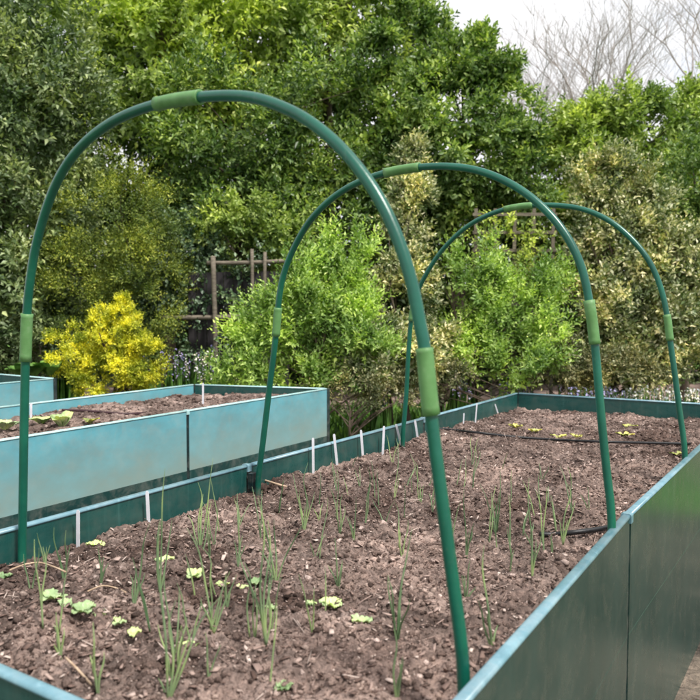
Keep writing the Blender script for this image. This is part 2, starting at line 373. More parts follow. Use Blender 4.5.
def chips(name, c, n, z0, seed, bias=1.3, fibre=False):
    rng = np.random.default_rng(seed); P = scatter_uv(n, c, rng, bias)
    l = .0016+.009*rng.random(n)**7; w = l*rng.uniform(.3, .8, n); th = np.full(n, .0009)
    if fibre: l = rng.uniform(.008, .028, n); w = np.full(n, .0008)
    V0 = np.array([(-1, -.6, -1), (1, -.9, -1), (.8, .8, -1), (-.7, 1, -1), (-1, -.6, 1), (1, -.9, 1), (.8, .8, 1), (-.7, 1, 1)])
    F0 = np.array([(0, 3, 2, 1), (4, 5, 6, 7), (0, 1, 5, 4), (1, 2, 6, 5), (2, 3, 7, 6), (3, 0, 4, 7)])
    sc = np.stack([l, w, th], -1)[:, None, :]; V = V0[None]*sc*rng.uniform(.7, 1.2, (n, 8, 3))
    a = rng.uniform(0, 6.28, n); t = rng.normal(0, .35, n); ca, sa = np.cos(a), np.sin(a)
    V[..., 2] += V[..., 0]*t[:, None]
    X = V[..., 0]*ca[:, None]-V[..., 1]*sa[:, None]; Y = V[..., 0]*sa[:, None]+V[..., 1]*ca[:, None]
    V = np.stack([X+P[:, 0:1], Y+P[:, 1:2], V[..., 2]+(soil_h(P[:, 0], P[:, 1], z0)+.005)[:, None]], -1)
    Fq = (F0[None]+8*np.arange(n)[:, None, None]).reshape(-1, 4)
    return tag(mesh_obj(name, V.reshape(-1, 3), Fq, M['chip']), kind='stuff')
tag(chips('bark_chips', MAIN, 16000, SOIL, 21), 'pale pinkish bark flecks strewn over the soil under the hoops', 'bark chips')
tag(chips('bark_chips', SECOND, 1500, SOIL+.02, 22, .7), 'pale bark flecks strewn in the pale blue bed', 'bark chips')

tag(chips('root_fibres', MAIN, 900, SOIL, 23, 1.3, True), 'thin straw-coloured root fibres tangled in the hooped bed soil', 'root fibres')

# ------------------------------------------------------------------ hoops
def wall_hit(px, a, b, off):
    """plan point where pixel column px meets the line ab moved sideways by off"""
    d = (b-a).normalized(); n = Vector((-d.y, d.x, 0)); r = xy(ray(px, 350))
    return ext(Vector((0, 0, 0)), r, a+n*off, b+n*off)
def hoop(tr, i_left, i_right, i_top, wl, wr, label):
    """tr: traced centre line (left foot ... right foot); i_*: index spans of the connectors"""
    A = wall_hit(tr[0][0], NL, FL, wl); B = wall_hit(tr[-1][0], NR, FR, wr)
    nrm = Vector(((B-A).y, -(B-A).x, 0)).normalized(); P = []
    for px, py in tr:
        r = ray(px, py); o = Vector((0, 0, CAM_H)); t = (A-o).dot(nrm)/r.dot(nrm); P.append(o+r*t)
    f = P[0].copy(); f.z = SOIL-.08; g = P[-1]+(P[-1]-P[-2])*.0; g.z = SOIL-.08
    P = [f]+P+[g+Vector((0, 0, 0))]
    C = spline(P, 10)
    # smooth the traced line
    for _ in range(14):
        C = [C[0]]+[(C[i-1]+C[i]*2+C[i+1])/4 for i in range(1, len(C)-1)]+[C[-1]]
    o = empty('garden_hoop', ((A+B)/2+Vector((0, 0, SOIL-.08))), label, 'garden hoop', 'green tunnel hoops over the hooped bed')
    idx = lambda k: max(0, min(len(C)-1, int((k+1)*10)))
    l0, l1 = map(idx, i_left); t0, t1 = map(idx, i_top); r0, r1 = map(idx, i_right)
    R = .0096
    def tube(a, b, nm):
        m = MB(); m.tube(C[a:b+1], R, 16); m.build(nm, M['tube'], o, True)
    tube(0, (l0+l1)//2, 'leg'); tube((l0+l1)//2, (t0+t1)//2, 'arch_tube'); tube((t0+t1)//2, (r0+r1)//2, 'arch_tube'); tube((r0+r1)//2, len(C)-1, 'leg')
    for a, b in ((l0, l1), (t0, t1), (r0, r1)):
        pts = C[a:b+1]; n = len(pts); pts = [pts[0]]+pts+[pts[-1]]
        rad = [R+.0012]+[.0128 if 0 < i < n-1 else .0136 for i in range(n)]+[R+.0012]
        pts[0] = pts[0]-(pts[2]-pts[1])*.02; pts[-1] = pts[-1]+(pts[-2]-pts[-3])*.02
        m = MB(); m.tube(pts, rad, 20); m.build('connector', M['sleeve'], o, True)
    print('HOOP', (B-A).length, max(p.z for p in C)-RIM, A, B)
    return C
H1 = [(22, 557), (23, 500), (24, 430), (25.5, 360), (27, 313), (30, 282), (37, 240), (55, 185), (80, 147), (115, 120), (157, 104), (200, 97), (245, 96), (280, 106), (312, 123), (345, 152), (378, 196), (400, 244), (413, 288), (421, 330), (424, 345), (431, 415), (442, 500), (452, 575), (464, 672)]
H2 = [(258, 482), (262, 450), (270, 383), (276, 335), (278, 308), (282, 280), (291, 254), (310, 220), (340, 192), (377, 175), (420, 167), (460, 167), (495, 176), (530, 196), (560, 226), (580, 262), (589, 300), (595, 345), (598, 380), (602, 425), (607, 475), (612, 522)]
H3 = [(403, 434), (406, 400), (408, 360), (411, 320), (416, 296), (425, 276), (442, 250), (470, 224), (505, 209), (540, 205), (580, 208), (615, 224), (645, 254), (660, 285), (667, 315), (670, 340), (675, 375), (680, 415), (685, 452)]
HC1 = hoop(H1, (3, 4), (20, 21), (10, 11), -.055, .045, 'largest green tube hoop, nearest the camera, with fat light green joint sleeves')
HC2 = hoop(H2, (3, 4), (16, 17), (9.2, 10), -.055, .04, 'middle green tube hoop arching between the nearest hoop and the smallest one')
HC3 = hoop(H3, (3, 4), (14, 15), (8, 8.8), -.05, .04, 'smallest green tube hoop, farthest away in front of the cream shrub')

# ------------------------------------------------------------------ white plant markers
ML = [((78, 510), (74, 537), 'white plant marker against the left wall, nearest the closest hoop leg'),
      ((147, 491), (146, 523), 'second white plant marker from the closest hoop leg, below the pale bed'),
      ((313, 438), (313, 460), 'thin white plant marker just right of the middle hoop left leg'),
      ((334, 434), (337, 453), 'white plant marker below the corner of the pale blue bed'),
      ((361, 430), (363, 447), 'white upright marker, first left of the closely set leaning pair'),
      ((384, 426), (383, 443), 'white upright marker directly left of the strongly leaning marker'),
      ((396, 424), (402, 441), 'strongly leaning white marker left of the farthest hoop leg'),
      ((415, 420), (418, 434), 'short white marker beside the big sleeve of the nearest hoop'),
      ((464, 413), (464, 424), 'short grey-white marker between the big sleeve and the far corner'),
      ((477, 403), (476, 415), 'faint thin white marker on the left wall near the far corner'),
      ((495, 404), (500, 414), 'leaning thin white marker closest to the far corner')]
def marker(top, bot, label, a, b, off, z0, w=.010, n=None):
    p = on_soil(*bot, z0)
    hit = wall_hit(bot[0], a, b, off)
    if off: p = Vector((hit.x, hit.y, gz(hit.x, hit.y, z0)))
    Y = p.y; q = at(top[0], top[1], Y)
    q = p+(q-p).normalized()*min((q-p).length, .16)
    d = (q-p).normalized(); s = al*.35+ac*.94; s = (s-d*s.dot(d)).normalized()*w/2; t = d.cross(s).normalized()*.0008
    p0 = p-d*.04
    V = []
    for c_ in (-1, 1):
        V += [p0-d*.02+t*c_, p0-s+d*.02+t*c_, q-s-d*.006+t*c_, q-s*.6+t*c_, q+s*.6+t*c_, q+s-d*.006+t*c_, p0+s+d*.02+t*c_]
    k = 7; Fc = [tuple(range(k-1, -1, -1)), tuple(range(k, 2*k))]+[(i, (i+1) % k, (i+1) % k+k, i+k) for i in range(k)]
    o = mesh_obj('plant_marker', V, Fc, M['white']); set_origin(o, p); tag(o, label, 'plant marker', n)
for i, (t_, b_, lb) in enumerate(ML): marker(t_, b_, lb, NL, FL, -.035, SOIL, .0095 if i < 8 else .007, 'white plant markers along the left wall')
marker((203, 383), (203, 404), 'tall white marker at the far end of the pale blue bed', B_NL, B_FL, 0, SOIL+.02, .012, 'white markers in the pale blue bed')
marker((180, 386), (180, 394), 'short white marker at the back wall of the pale blue bed', B_NL, B_FL, 0, SOIL+.02, .012, 'white markers in the pale blue bed')
marker((31, 403), (31, 421), 'white marker in the pale blue bed right of the nearest hoop leg', B_NL, B_FL, 0, SOIL+.02, .014, 'white markers in the pale blue bed')

# ------------------------------------------------------------------ hoses, sticks
def hose(name, pts, r, mat, label, cat, z0=SOIL, lift=.004):
    P = [on_soil(px, py, z0)+Vector((0, 0, r+lift)) for px, py in pts]; C = spline(P, 8)
    for _ in range(3): C = [C[0]]+[(C[i-1]+C[i]+C[i+1])/3 for i in range(1, len(C)-1)]+[C[-1]]
    m = MB(); m.tube(C, r, 10); o = m.build(name, mat, None, True); set_origin(o, P[0]); tag(o, label, cat)
hose('irrigation_hose', [(424, 431), (455, 434), (480, 437), (515, 441), (560, 444), (600, 446), (640, 447), (690, 448)], .0055, M['hose'], 'thin dark drip hose crossing the far end of the hooped bed', 'hose', lift=.013)
hose('irrigation_hose', [(540, 541), (555, 541), (575, 539), (603, 535), (625, 528)], .0065, M['hose'], 'short black hose end beside the middle hoop right leg', 'hose', lift=.011)
hose('irrigation_hose', [(62, 412), (80, 412.5), (100, 414), (125, 416), (146, 415)], .007, M['redhose'], 'dark red-brown hose lying in the pale blue bed', 'hose', SOIL+.02)
hose('dry_stick', [(252, 481), (262, 484), (278, 489), (292, 493)], .0035, M['straw'], 'pale stick lying by the middle hoop left leg', 'stick', lift=.012)
hose('dry_straw', [(10, 580), (25, 574), (40, 572), (55, 577), (66, 582)], .0018, M['straw'], 'curved dry stem on the soil near the closest hoop leg', 'straw', lift=.02)
hose('dry_straw', [(88, 598), (103, 592), (118, 595), (126, 599)], .0016, M['straw'], 'small curved dry stem right of the pale seedlings', 'straw', lift=.012)
hose('dry_straw', [(66, 665), (78, 677), (92, 693)], .002, M['straw'], 'straight dry stem on the soil by the near rim', 'straw', lift=.01)
# black clip on the left wall joint
j = NL+(FL-NL)/3+ac*.026; m = MB(); m.box((j.x, j.y, RIM-.05), (.03, .018, .05), math.atan2(al.y, al.x)); m.tube([(j.x, j.y, RIM-.03), (j.x+.012, j.y-.01, RIM-.08), (j.x+.03, j.y-.012, RIM-.1)], .006, 8)
o = m.build('cable_clip', M['post'], None); set_origin(o, (j.x, j.y, RIM-.1)); tag(o, 'small black clip on the left wall joint behind the middle hoop leg', 'clip')

# ------------------------------------------------------------------ leaf geometry
def leaves(P, D, Nn, Ln, Wd, fold=.25, bend=.12):
    """arrays of leaves: base P, direction D, normal Nn; 6-vertex leaves folded along the midrib"""
    D = D/np.linalg.norm(D, axis=1, keepdims=True); Nn = Nn-D*(Nn*D).sum(1, keepdims=True); Nn /= np.linalg.norm(Nn, axis=1, keepdims=True)+1e-9
    Sd = np.cross(D, Nn); n = len(P); Ln = Ln[:, None]; Wd = Wd[:, None]
    V = np.stack([P, P+D*Ln*.42+Sd*Wd*.5+Nn*Wd*fold, P+D*Ln-Nn*Ln*bend, P+D*Ln*.42-Sd*Wd*.5+Nn*Wd*fold], 1)
    F0 = np.array([(0, 1, 2), (0, 2, 3)]); Fq = (F0[None]+4*np.arange(n)[:, None, None]).reshape(-1, 3)
    return V.reshape(-1, 3), Fq
def unit(n, rng):
    v = rng.normal(size=(n, 3)); return v/np.linalg.norm(v, axis=1, keepdims=True)

def crown_geo(blobs, dens, sprigs, nl, leafL, leafW, rng, upb=.4, sl=.22, clump=(.16, .3), jag=.25):
    """blobs: (cx,cy,cz,rx,ry,rz). Leaves on sprigs, sprigs in clumps, clumps through the outer part of each blob."""
    out = []; cl_c = []
    for (cx, cy, cz, rx, ry, rz) in blobs:
        nc = max(6, int(dens*(rx*rz)**.8*10)); u = unit(nc*2, rng); u = u[(u[:, 1] < .35)][:nc]; k = len(u)
        r = rng.uniform(.45, 1.0, (k, 1))**.6*(1+jag*rng.normal(size=(k, 1))*.45)
        C = np.array([cx, cy, cz])+u*np.array([rx, ry, rz])*r; C[:, 2] = np.maximum(C[:, 2], .12)
        cr = (rx*ry*rz)**(1/3)*rng.uniform(clump[0], clump[1], k); cl_c.append(C)
        for c, uu, rr in zip(C, u, cr):
            n = max(4, int(sprigs*rng.uniform(.6, 1.4))); v = unit(n, rng)
            B = c+v*rr*rng.uniform(.1, .8, (n, 1)); A = v*.7+uu*.55+np.array([0, 0, upb])+rng.normal(size=(n, 3))*.25
            out.append((B, A, v))
    B = np.concatenate([o[0] for o in out]); A = np.concatenate([o[1] for o in out]); v = np.concatenate([o[2] for o in out])
    A /= np.linalg.norm(A, axis=1, keepdims=True); n = len(B); s = sl*rng.uniform(.6, 1.3, (n, 1))
    e1 = np.cross(A, rng.normal(size=(n, 3))); e1 /= np.linalg.norm(e1, axis=1, keepdims=True); e2 = np.cross(A, e1)
    P = []; D = []; Nn = []; Ls = []
    for jn in range(nl):
        t = (jn+.6)/nl; a = jn*2.4+rng.normal(0, .3, (n, 1)); rad = e1*np.cos(a)+e2*np.sin(a)
        P.append(B+A*s*t); w = .45+.9*t; D.append(A*w+rad*(1.2-t*.6)+rng.normal(size=(n, 3))*.15)
        Nn.append(A*.8+np.array([0, 0, .7])+v*.3+rng.normal(size=(n, 3))*.35); Ls.append(leafL*(1.1-.45*t)*rng.uniform(.5, 1.4, n))
    P = np.concatenate(P); D = np.concatenate(D); Nn = np.concatenate(Nn); Ls = np.concatenate(Ls)
    V, Fq = leaves(P, D, Nn, Ls, Ls*leafW/leafL)
    return V, Fq, np.concatenate(cl_c), (B, A, s)
def blob(px, py, rx, ry, Y, dz=None):
    c = at(px, py, Y); a, b = pxs(rx, Y), pxs(ry, Y); return (c.x, c.y, c.z, a, dz if dz else min(a, b)*.8, b)
NLEAF = 0
def tree(name, label, cat, blobs, mat, base=None, dens=6, sprigs=22, nl=7, leafL=.06, leafW=.03, seed=1, upb=.4, sl=.2, clump=(.16, .3), jag=.25,
         trunk_r=.06, limbs=22, group=None, bark='bark', stems=1, twigs=True):
    global NLEAF
    rng = np.random.default_rng(seed); V, Fq, C, sp = crown_geo(blobs, dens, sprigs, nl, leafL, leafW, rng, upb, sl, clump, jag)
    NLEAF += len(Fq)//2
    bx, by = base if base else (blobs[0][0], blobs[0][1]+.1)
    o = empty(name, (bx, by, 0), label, cat, group)
    mesh_obj('crown', V, Fq, M[mat], o)
    m = MB(); top = blobs[0][2]+blobs[0][5]*.2
    for s_ in range(stems):
        ox, oy = (rng.normal()*.12, rng.normal()*.08) if stems > 1 else (0, 0)
        tx, ty = blobs[0][0]+(rng.normal()*blobs[0][3]*.4 if stems > 1 else 0), blobs[0][1]+rng.normal()*.1
        tr = [Vector((bx+ox*(1+1*0), by+oy, -.05)).lerp(Vector((tx, ty, top)), t)+Vector((rng.normal()*.05, rng.normal()*.05, 0))*(t > 0) for t in (0, .15, .35, .55, .78, 1)]
        tr = spline(tr, 4); R0 = trunk_r/(stems**.5); rr = [R0*(1-.82*i/(len(tr)-1)) for i in range(len(tr))]; m.tube(tr, rr, 8)
        for c in C[rng.choice(len(C), min(len(C), limbs//stems), replace=False)]:
            c = Vector(c); i = min(range(len(tr)), key=lambda i: (abs(tr[i].z-(c.z-.45*math.hypot(c.x-tr[i].x, c.y-tr[i].y)-.1))))
            a = tr[i]; mid = a.lerp(c, .5)+Vector((rng.normal()*.04, rng.normal()*.04, .06*(c-a).length)); r0 = rr[i]*.55
            m.tube(spline([a, mid, c], 4), [r0*(1-.75*k/8) for k in range(9)], 5, False)
    m.build('trunk', M[bark], o, True)
    return o

LM = leaf_mat
M['l_left'] = LM('grey_green_leaf', (.05, .09, .03), (.15, .205, .08), (.36, .43, .22), .22, .42, 1.6)
M['l_top'] = LM('fresh_green_leaf', (.12, .19, .035), (.33, .43, .11), (.60, .68, .28), .4, .5, 1.0)
M['l_dark'] = LM('dark_laurel_leaf', (.035, .075, .018), (.11, .19, .045), (.30, .40, .13), .28, .4, 1.6, .4)
M['l_ivy'] = LM('ivy_leaf', (.03, .065, .035), (.08, .14, .07), (.22, .30, .19), .12, .4, 2.0, .4)
M['l_round'] = LM('evergreen_leaf', (.045, .095, .02), (.15, .245, .06), (.38, .48, .18), .3, .42, 1.6, .4)
M['l_gold'] = LM('olive_gold_leaf', (.06, .10, .014), (.16, .22, .03), (.36, .40, .07), .2, .5, 2.0)
M['l_low'] = LM('dull_shrub_leaf', (.05, .065, .02), (.14, .15, .055), (.34, .31, .16), .15, .5, 3.0)
M['l_yellow'] = LM('yellow_leaf', (.20, .26, .015), (.56, .56, .03), (.88, .84, .11), .25, .5, 5.0)
M['l_lime'] = LM('lime_leaf', (.12, .22, .035), (.34, .50, .12), (.60, .73, .28), .35, .5, 2.5)
M['l_cream'] = LM('cream_variegated_leaf', (.07, .12, .03), (.30, .33, .15), (.74, .70, .48), .18, .5, 3.0, .3)
M['l_hedge'] = LM('hedge_leaf', (.10, .17, .025), (.30, .40, .085), (.54, .63, .22), .32, .5, 1.2)
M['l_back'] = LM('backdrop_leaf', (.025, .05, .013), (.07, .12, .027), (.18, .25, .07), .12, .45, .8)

G = 'trees and tall evergreens behind the beds'
tree('evergreen_tree', 'tall grey-green evergreen filling the left edge of the photo', 'tree', [blob(15, 190, 85, 130, 8.6), blob(30, 80, 75, 90, 8.9), blob(-20, 290, 90, 90, 8.3)], 'l_left', dens=7, sprigs=24, nl=8, leafL=.085, leafW=.036, seed=1, jag=.4, sl=.28, group=G, trunk_r=.12)
tree('leafy_tree', 'tall fresh green tree rising above the nearest hoop arch', 'tree', [blob(165, 60, 95, 80, 11), blob(230, 20, 90, 75, 11.4), blob(110, 0, 60, 50, 11.2)], 'l_top', dens=3.8, sprigs=24, nl=8, leafL=.11, leafW=.055, seed=2, group=G, trunk_r=.14, sl=.3, jag=.4)
tree('leafy_tree', 'loose pale green tree with sky glints above the top centre', 'tree', [blob(330, 40, 85, 80, 12), blob(385, 0, 60, 50, 12), blob(290, -10, 60, 50, 12)], 'l_top', dens=3.2, sprigs=22, nl=8, leafL=.11, leafW=.05, seed=3, group=G, trunk_r=.12, sl=.32, jag=.45)
tree('olive_conifer', 'broad olive-gold bush behind the nearest hoop, above the yellow shrub', 'bush', [blob(118, 240, 60, 75, 8.2), blob(140, 290, 45, 60, 8.1), blob(85, 290, 40, 55, 8.1)], 'l_gold', dens=13, sprigs=34, nl=8, leafL=.032, leafW=.012, seed=4, sl=.14, trunk_r=.07)
tree('laurel_tree', 'dark broad laurel between the nearest and middle hoops', 'tree', [blob(230, 150, 85, 75, 9.8), blob(320, 150, 80, 85, 10.2), blob(250, 220, 90, 60, 9.6), blob(345, 230, 60, 60, 9.9)], 'l_dark', dens=5.5, sprigs=24, nl=7, leafL=.09, leafW=.04, seed=5, group=G, trunk_r=.12, clump=(.12, .24), sl=.26, jag=.35)
tree('ivy_climber', 'dark blue-green ivy climbing left of the rustic fence', 'climbing plant', [blob(190, 265, 32, 55, 8.9, .35), blob(175, 300, 30, 40, 8.9, .3)], 'l_ivy', dens=13, sprigs=26, nl=6, leafL=.05, leafW=.045, seed=6, trunk_r=.03)
tree('laurel_bush', 'small bright green laurel tuft above the rustic fence', 'bush', [blob(225, 225, 26, 18, 8.8, .22), blob(275, 240, 30, 20, 8.8, .22), blob(250, 205, 22, 16, 8.8, .2)], 'l_hedge', dens=11, sprigs=14, nl=7, leafL=.075, leafW=.034, seed=7, base=(at(300, 300, 8.9).x, 9.0), trunk_r=.03, sl=.18, limbs=1)
tree('evergreen_tree', 'big rounded dark green tree behind the middle hoop, against the sky', 'tree', [blob(458, 138, 68, 86, 10.2), blob(405, 70, 48, 66, 10.6), blob(505, 175, 42, 66, 10), blob(512, 112, 26, 36, 10.1), blob(480, 65, 30, 30, 10.2), blob(420, 190, 55, 75, 10.2), blob(385, 120, 45, 60, 10.4)], 'l_round', dens=6, sprigs=32, nl=8, leafL=.092, leafW=.044, seed=8, group=G, trunk_r=.14, jag=.2, clump=(.12, .25))
tree('leafy_hedge_tree', 'yellow-green leafy hedge tree at upper right below the bare tree', 'tree', [blob(640, 150, 75, 60, 11), blob(590, 175, 50, 60, 10.6), blob(640, 200, 60, 45, 10.8), blob(580, 140, 35, 30, 10.8), blob(715, 120, 38, 48, 11), blob(560, 235, 35, 45, 10.4)], 'l_hedge', dens=6, sprigs=24, nl=8, leafL=.095, leafW=.045, seed=9, group=G, trunk_r=.1, jag=.3)
tree('evergreen_tree', 'dark shaded evergreen at the right edge beside the cream shrub', 'tree', [blob(695, 190, 40, 55, 9.2), blob(680, 230, 30, 40, 9.1)], 'l_round', dens=10, sprigs=26, nl=8, leafL=.06, leafW=.03, seed=10, group=G, trunk_r=.07)
tree('yellow_shrub', 'bright golden-yellow shrub behind the pale blue bed', 'shrub', [blob(114, 338, 30, 30, 7.2), blob(120, 316, 16, 16, 7.2), blob(76, 360, 28, 28, 7.1), blob(135, 362, 24, 32, 7.1), blob(110, 375, 45, 24, 7.1)], 'l_yellow', dens=26, sprigs=34, nl=8, leafL=.026, leafW=.012, seed=11, sl=.075, trunk_r=.03, upb=.7, clump=(.14, .26), jag=.4)
tree('lime_shrub', 'largest lime green shrub behind the middle hoop left leg', 'shrub', [blob(318, 305, 34, 42, 6.4), blob(262, 345, 26, 34, 6.3), blob(290, 320, 24, 40, 6.2), blob(355, 345, 26, 42, 6.3), blob(345, 268, 24, 30, 6.5), blob(368, 300, 16, 30, 6.5), blob(245, 378, 24, 18, 6.2), blob(300, 378, 36, 20, 6.3)], 'l_lime', dens=15, sprigs=24, nl=9, leafL=.052, leafW=.022, seed=12, sl=.23, trunk_r=.06, stems=6, upb=1.0, clump=(.15, .3), jag=.5, limbs=48)
tree('lime_shrub', 'lime green shrub under the farthest hoop, in front of the trellis', 'shrub', [blob(470, 285, 26, 38, 7.1), blob(540, 320, 24, 44, 7.1), blob(503, 318, 24, 34, 7.1), blob(465, 345, 24, 30, 7.0), blob(520, 365, 30, 24, 6.9), blob(555, 285, 12, 26, 7.2)], 'l_lime', dens=15, sprigs=24, nl=9, leafL=.052, leafW=.022, seed=13, sl=.23, trunk_r=.05, stems=5, upb=1.0, clump=(.15, .3), jag=.5, limbs=40)
tree('cream_shrub', 'large cream-variegated shrub behind the farthest hoop at right', 'shrub', [blob(625, 255, 50, 50, 7.9), blob(665, 320, 52, 56, 7.7), blob(598, 335, 36, 50, 7.6), blob(602, 190, 28, 34, 8.1), blob(640, 205, 26, 34, 8.2), blob(690, 265, 34, 34, 7.9), blob(575, 290, 20, 40, 7.9), blob(620, 375, 50, 20, 7.4)], 'l_cream', dens=15, sprigs=28, nl=8, leafL=.06, leafW=.028, seed=14, sl=.2, trunk_r=.08, stems=4, limbs=44, upb=.7, jag=.5)
tree('cream_shrub', 'narrow cream-variegated shrub between the two lime green shrubs', 'shrub', [blob(402, 300, 26, 50, 7.0), blob(412, 225, 20, 45, 7.4), blob(395, 358, 34, 34, 6.6), blob(430, 355, 24, 30, 6.8), blob(412, 165, 10, 26, 7.9), blob(372, 375, 20, 22, 6.3)], 'l_cream', dens=20, sprigs=24, nl=8, leafL=.055, leafW=.026, seed=15, sl=.15, trunk_r=.05, stems=2)
tree('low_shrub', 'low dull green shrub at the foot of the cream shrub', 'shrub', [blob(560, 365, 40, 26, 7.0), blob(440, 380, 30, 18, 6.6), blob(620, 372, 50, 18, 6.9)], 'l_low', dens=18, sprigs=24, nl=7, leafL=.035, leafW=.014, seed=16, sl=.1, trunk_r=.02)
tree('low_shrub', 'low brownish-green bush left of the yellow shrub', 'shrub', [blob(45, 345, 35, 28, 8.0), blob(5, 355, 35, 22, 8.0)], 'l_left', dens=14, sprigs=22, nl=7, leafL=.045, leafW=.018, seed=17, sl=.12, trunk_r=.02)
tree('dark_shrub', 'dark shaded shrub below the lime shrub beside the left wall', 'shrub', [blob(350, 392, 38, 18, 6.0), blob(400, 392, 30, 14, 6.2)], 'l_low', dens=18, sprigs=18, nl=6, leafL=.03, leafW=.013, seed=18, sl=.09, trunk_r=.02)
# tall screen of woodland behind everything
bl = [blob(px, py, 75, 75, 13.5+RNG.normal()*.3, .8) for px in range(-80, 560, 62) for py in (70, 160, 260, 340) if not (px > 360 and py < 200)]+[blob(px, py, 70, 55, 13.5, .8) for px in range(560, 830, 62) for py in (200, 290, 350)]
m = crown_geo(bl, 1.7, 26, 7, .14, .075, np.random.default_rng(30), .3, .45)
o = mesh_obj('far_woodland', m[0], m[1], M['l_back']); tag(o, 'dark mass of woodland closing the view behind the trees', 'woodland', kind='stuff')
print('LEAVES', NLEAF, len(m[1])//2)

# ------------------------------------------------------------------ bare tree
def bare_tree(px0, Y, seed, label, H, spread):
    rng = random.Random(seed); b = at(px0, 330, Y)
    o = empty('bare_tree', (b.x, Y, 0), label, 'tree', 'leafless trees against the sky')
    mt = MB(); mb = MB()
    def grow(p, d, ln, r, lvl):
        pts = [p]; n = 6 if lvl < 3 else 4
        for i in range(n):
            d = (d+Vector((rng.gauss(0, .11), rng.gauss(0, .10), rng.gauss(.05, .05)))).normalized(); pts.append(pts[-1]+d*ln/n)
        rr = [r*(1-.45*i/n) for i in range(n+1)]; (mt if lvl == 0 else mb).tube(pts, rr, 6 if lvl < 3 else 3, False)
        if lvl >= 6: return
        for i in range(4 if lvl < 3 else rng.choice((3, 3, 4))):
            q = pts[-1] if i < 2 else pts[rng.randint(2, n)]
            a = rng.uniform(0, 6.28); nd = d+Vector((math.cos(a), .7*math.sin(a), rng.uniform(-.2, .3)))*spread*rng.uniform(.5, 1.2); nd.z = max(nd.z, .1)
            grow(q, nd.normalized(), ln*rng.uniform(.62, .82), r*(.6 if i < 2 else .4), lvl+1)
    grow(Vector((b.x, Y, -.1)), Vector((0, 0, 1)), H, .12, 0)
    mt.build('trunk', M['barepale'], o, True); mb.build('branches', M['barepale'], o, True); print('BARE', len(mb.V))
bare_tree(595, 17, 5, 'leafless pale branching tree against the white sky, left of its slimmer neighbour', 2.5, .8)
bare_tree(650, 18.5, 9, 'slimmer leafless tree rising behind the hedge tree at the upper right', 3.2, .75)

# ------------------------------------------------------------------ fence and trellis
def fence():
    Y = 8.3; o = empty('rustic_fence', (at(215, 300, Y).x, Y, 0), 'rustic rail fence with dark boards between ivy and lime shrub', 'fence')
    rng = random.Random(3)
    x = at(188, 300, Y).x; xe = at(286, 300, Y).x
    zt = at(200, 268, Y).z
    m = MB()
    while x < xe:
        w = rng.uniform(.09, .12); m.box((x+w/2, Y+rng.uniform(-.006, .006), zt/2-.02), (w-.008, .016, zt-.05+rng.uniform(-.02, .02))); x += w
    m.build('board_panel', M['darkwood'], o)
    def rail(a, b, r, dy=-.16):
        P = [at(px, py, Y+dy) for px, py in (a, ((a[0]+b[0])/2, (a[1]+b[1])/2+1.0), b)]
        m = MB(); m.tube(spline(P, 5), r, 8); m.build('rail', M['wood'], o, True)
    rail((207, 263), (300, 260), .022); rail((160, 318), (300, 314), .026)
    for px0, pt, pb, lean in ((213, 262, 420, 3), (252, 255, 420, 0), (265, 258, 420, -4)):
        p = at(px0+lean, pb, Y-.2); q = at(px0, pt-6, Y-.2); p.z = -.05; m = MB(); m.tube(spline([p, p.lerp(q, .5)+Vector((.01, 0, 0)), q], 5), .026 if px0 == 213 else .018, 8); m.build('post', M['wood'], o, True)
fence()
def trellis():
    Y = 8.9; a = at(476, 212, Y); b = at(552, 310, Y); o = empty('trellis', ((a.x+b.x)/2, Y, 0), 'square brown wooden trellis showing above the farther lime shrub', 'trellis')
    n = 5
    for k in range(n):
        x = a.x+(b.x-a.x)*k/(n-1); m = MB(); m.box((x, Y, a.z/2+.03), (.04, .016, a.z+.02)); m.build('upright_slat', M['wood'], o)
    z = a.z-.03
    while z > .3:
        m = MB(); m.box(((a.x+b.x)/2, Y-.0175, z), (b.x-a.x+.08, .016, .036)); m.build('cross_slat', M['wood'], o); z -= .21
trellis()
tree('climbing_plant', 'sparse green climber threaded through the square trellis', 'climbing plant', [blob(500, 245, 30, 40, 8.85, .18), blob(540, 265, 22, 40, 8.85, .18)], 'l_hedge', dens=9, sprigs=7, nl=5, leafL=.06, leafW=.03, seed=61, trunk_r=.015, sl=.14, limbs=8, jag=.5)
tree('climbing_plant', 'sparse dark climber hanging over the rustic rail fence', 'climbing plant', [blob(240, 294, 34, 18, 8.27, .04), blob(236, 258, 34, 5, 8.25, .05), blob(196, 296, 16, 20, 8.27, .05), blob(215, 340, 34, 14, 8.2, .08)], 'l_ivy', dens=9, sprigs=7, nl=5, leafL=.05, leafW=.04, seed=62, trunk_r=.015, sl=.14, limbs=8, jag=.5)

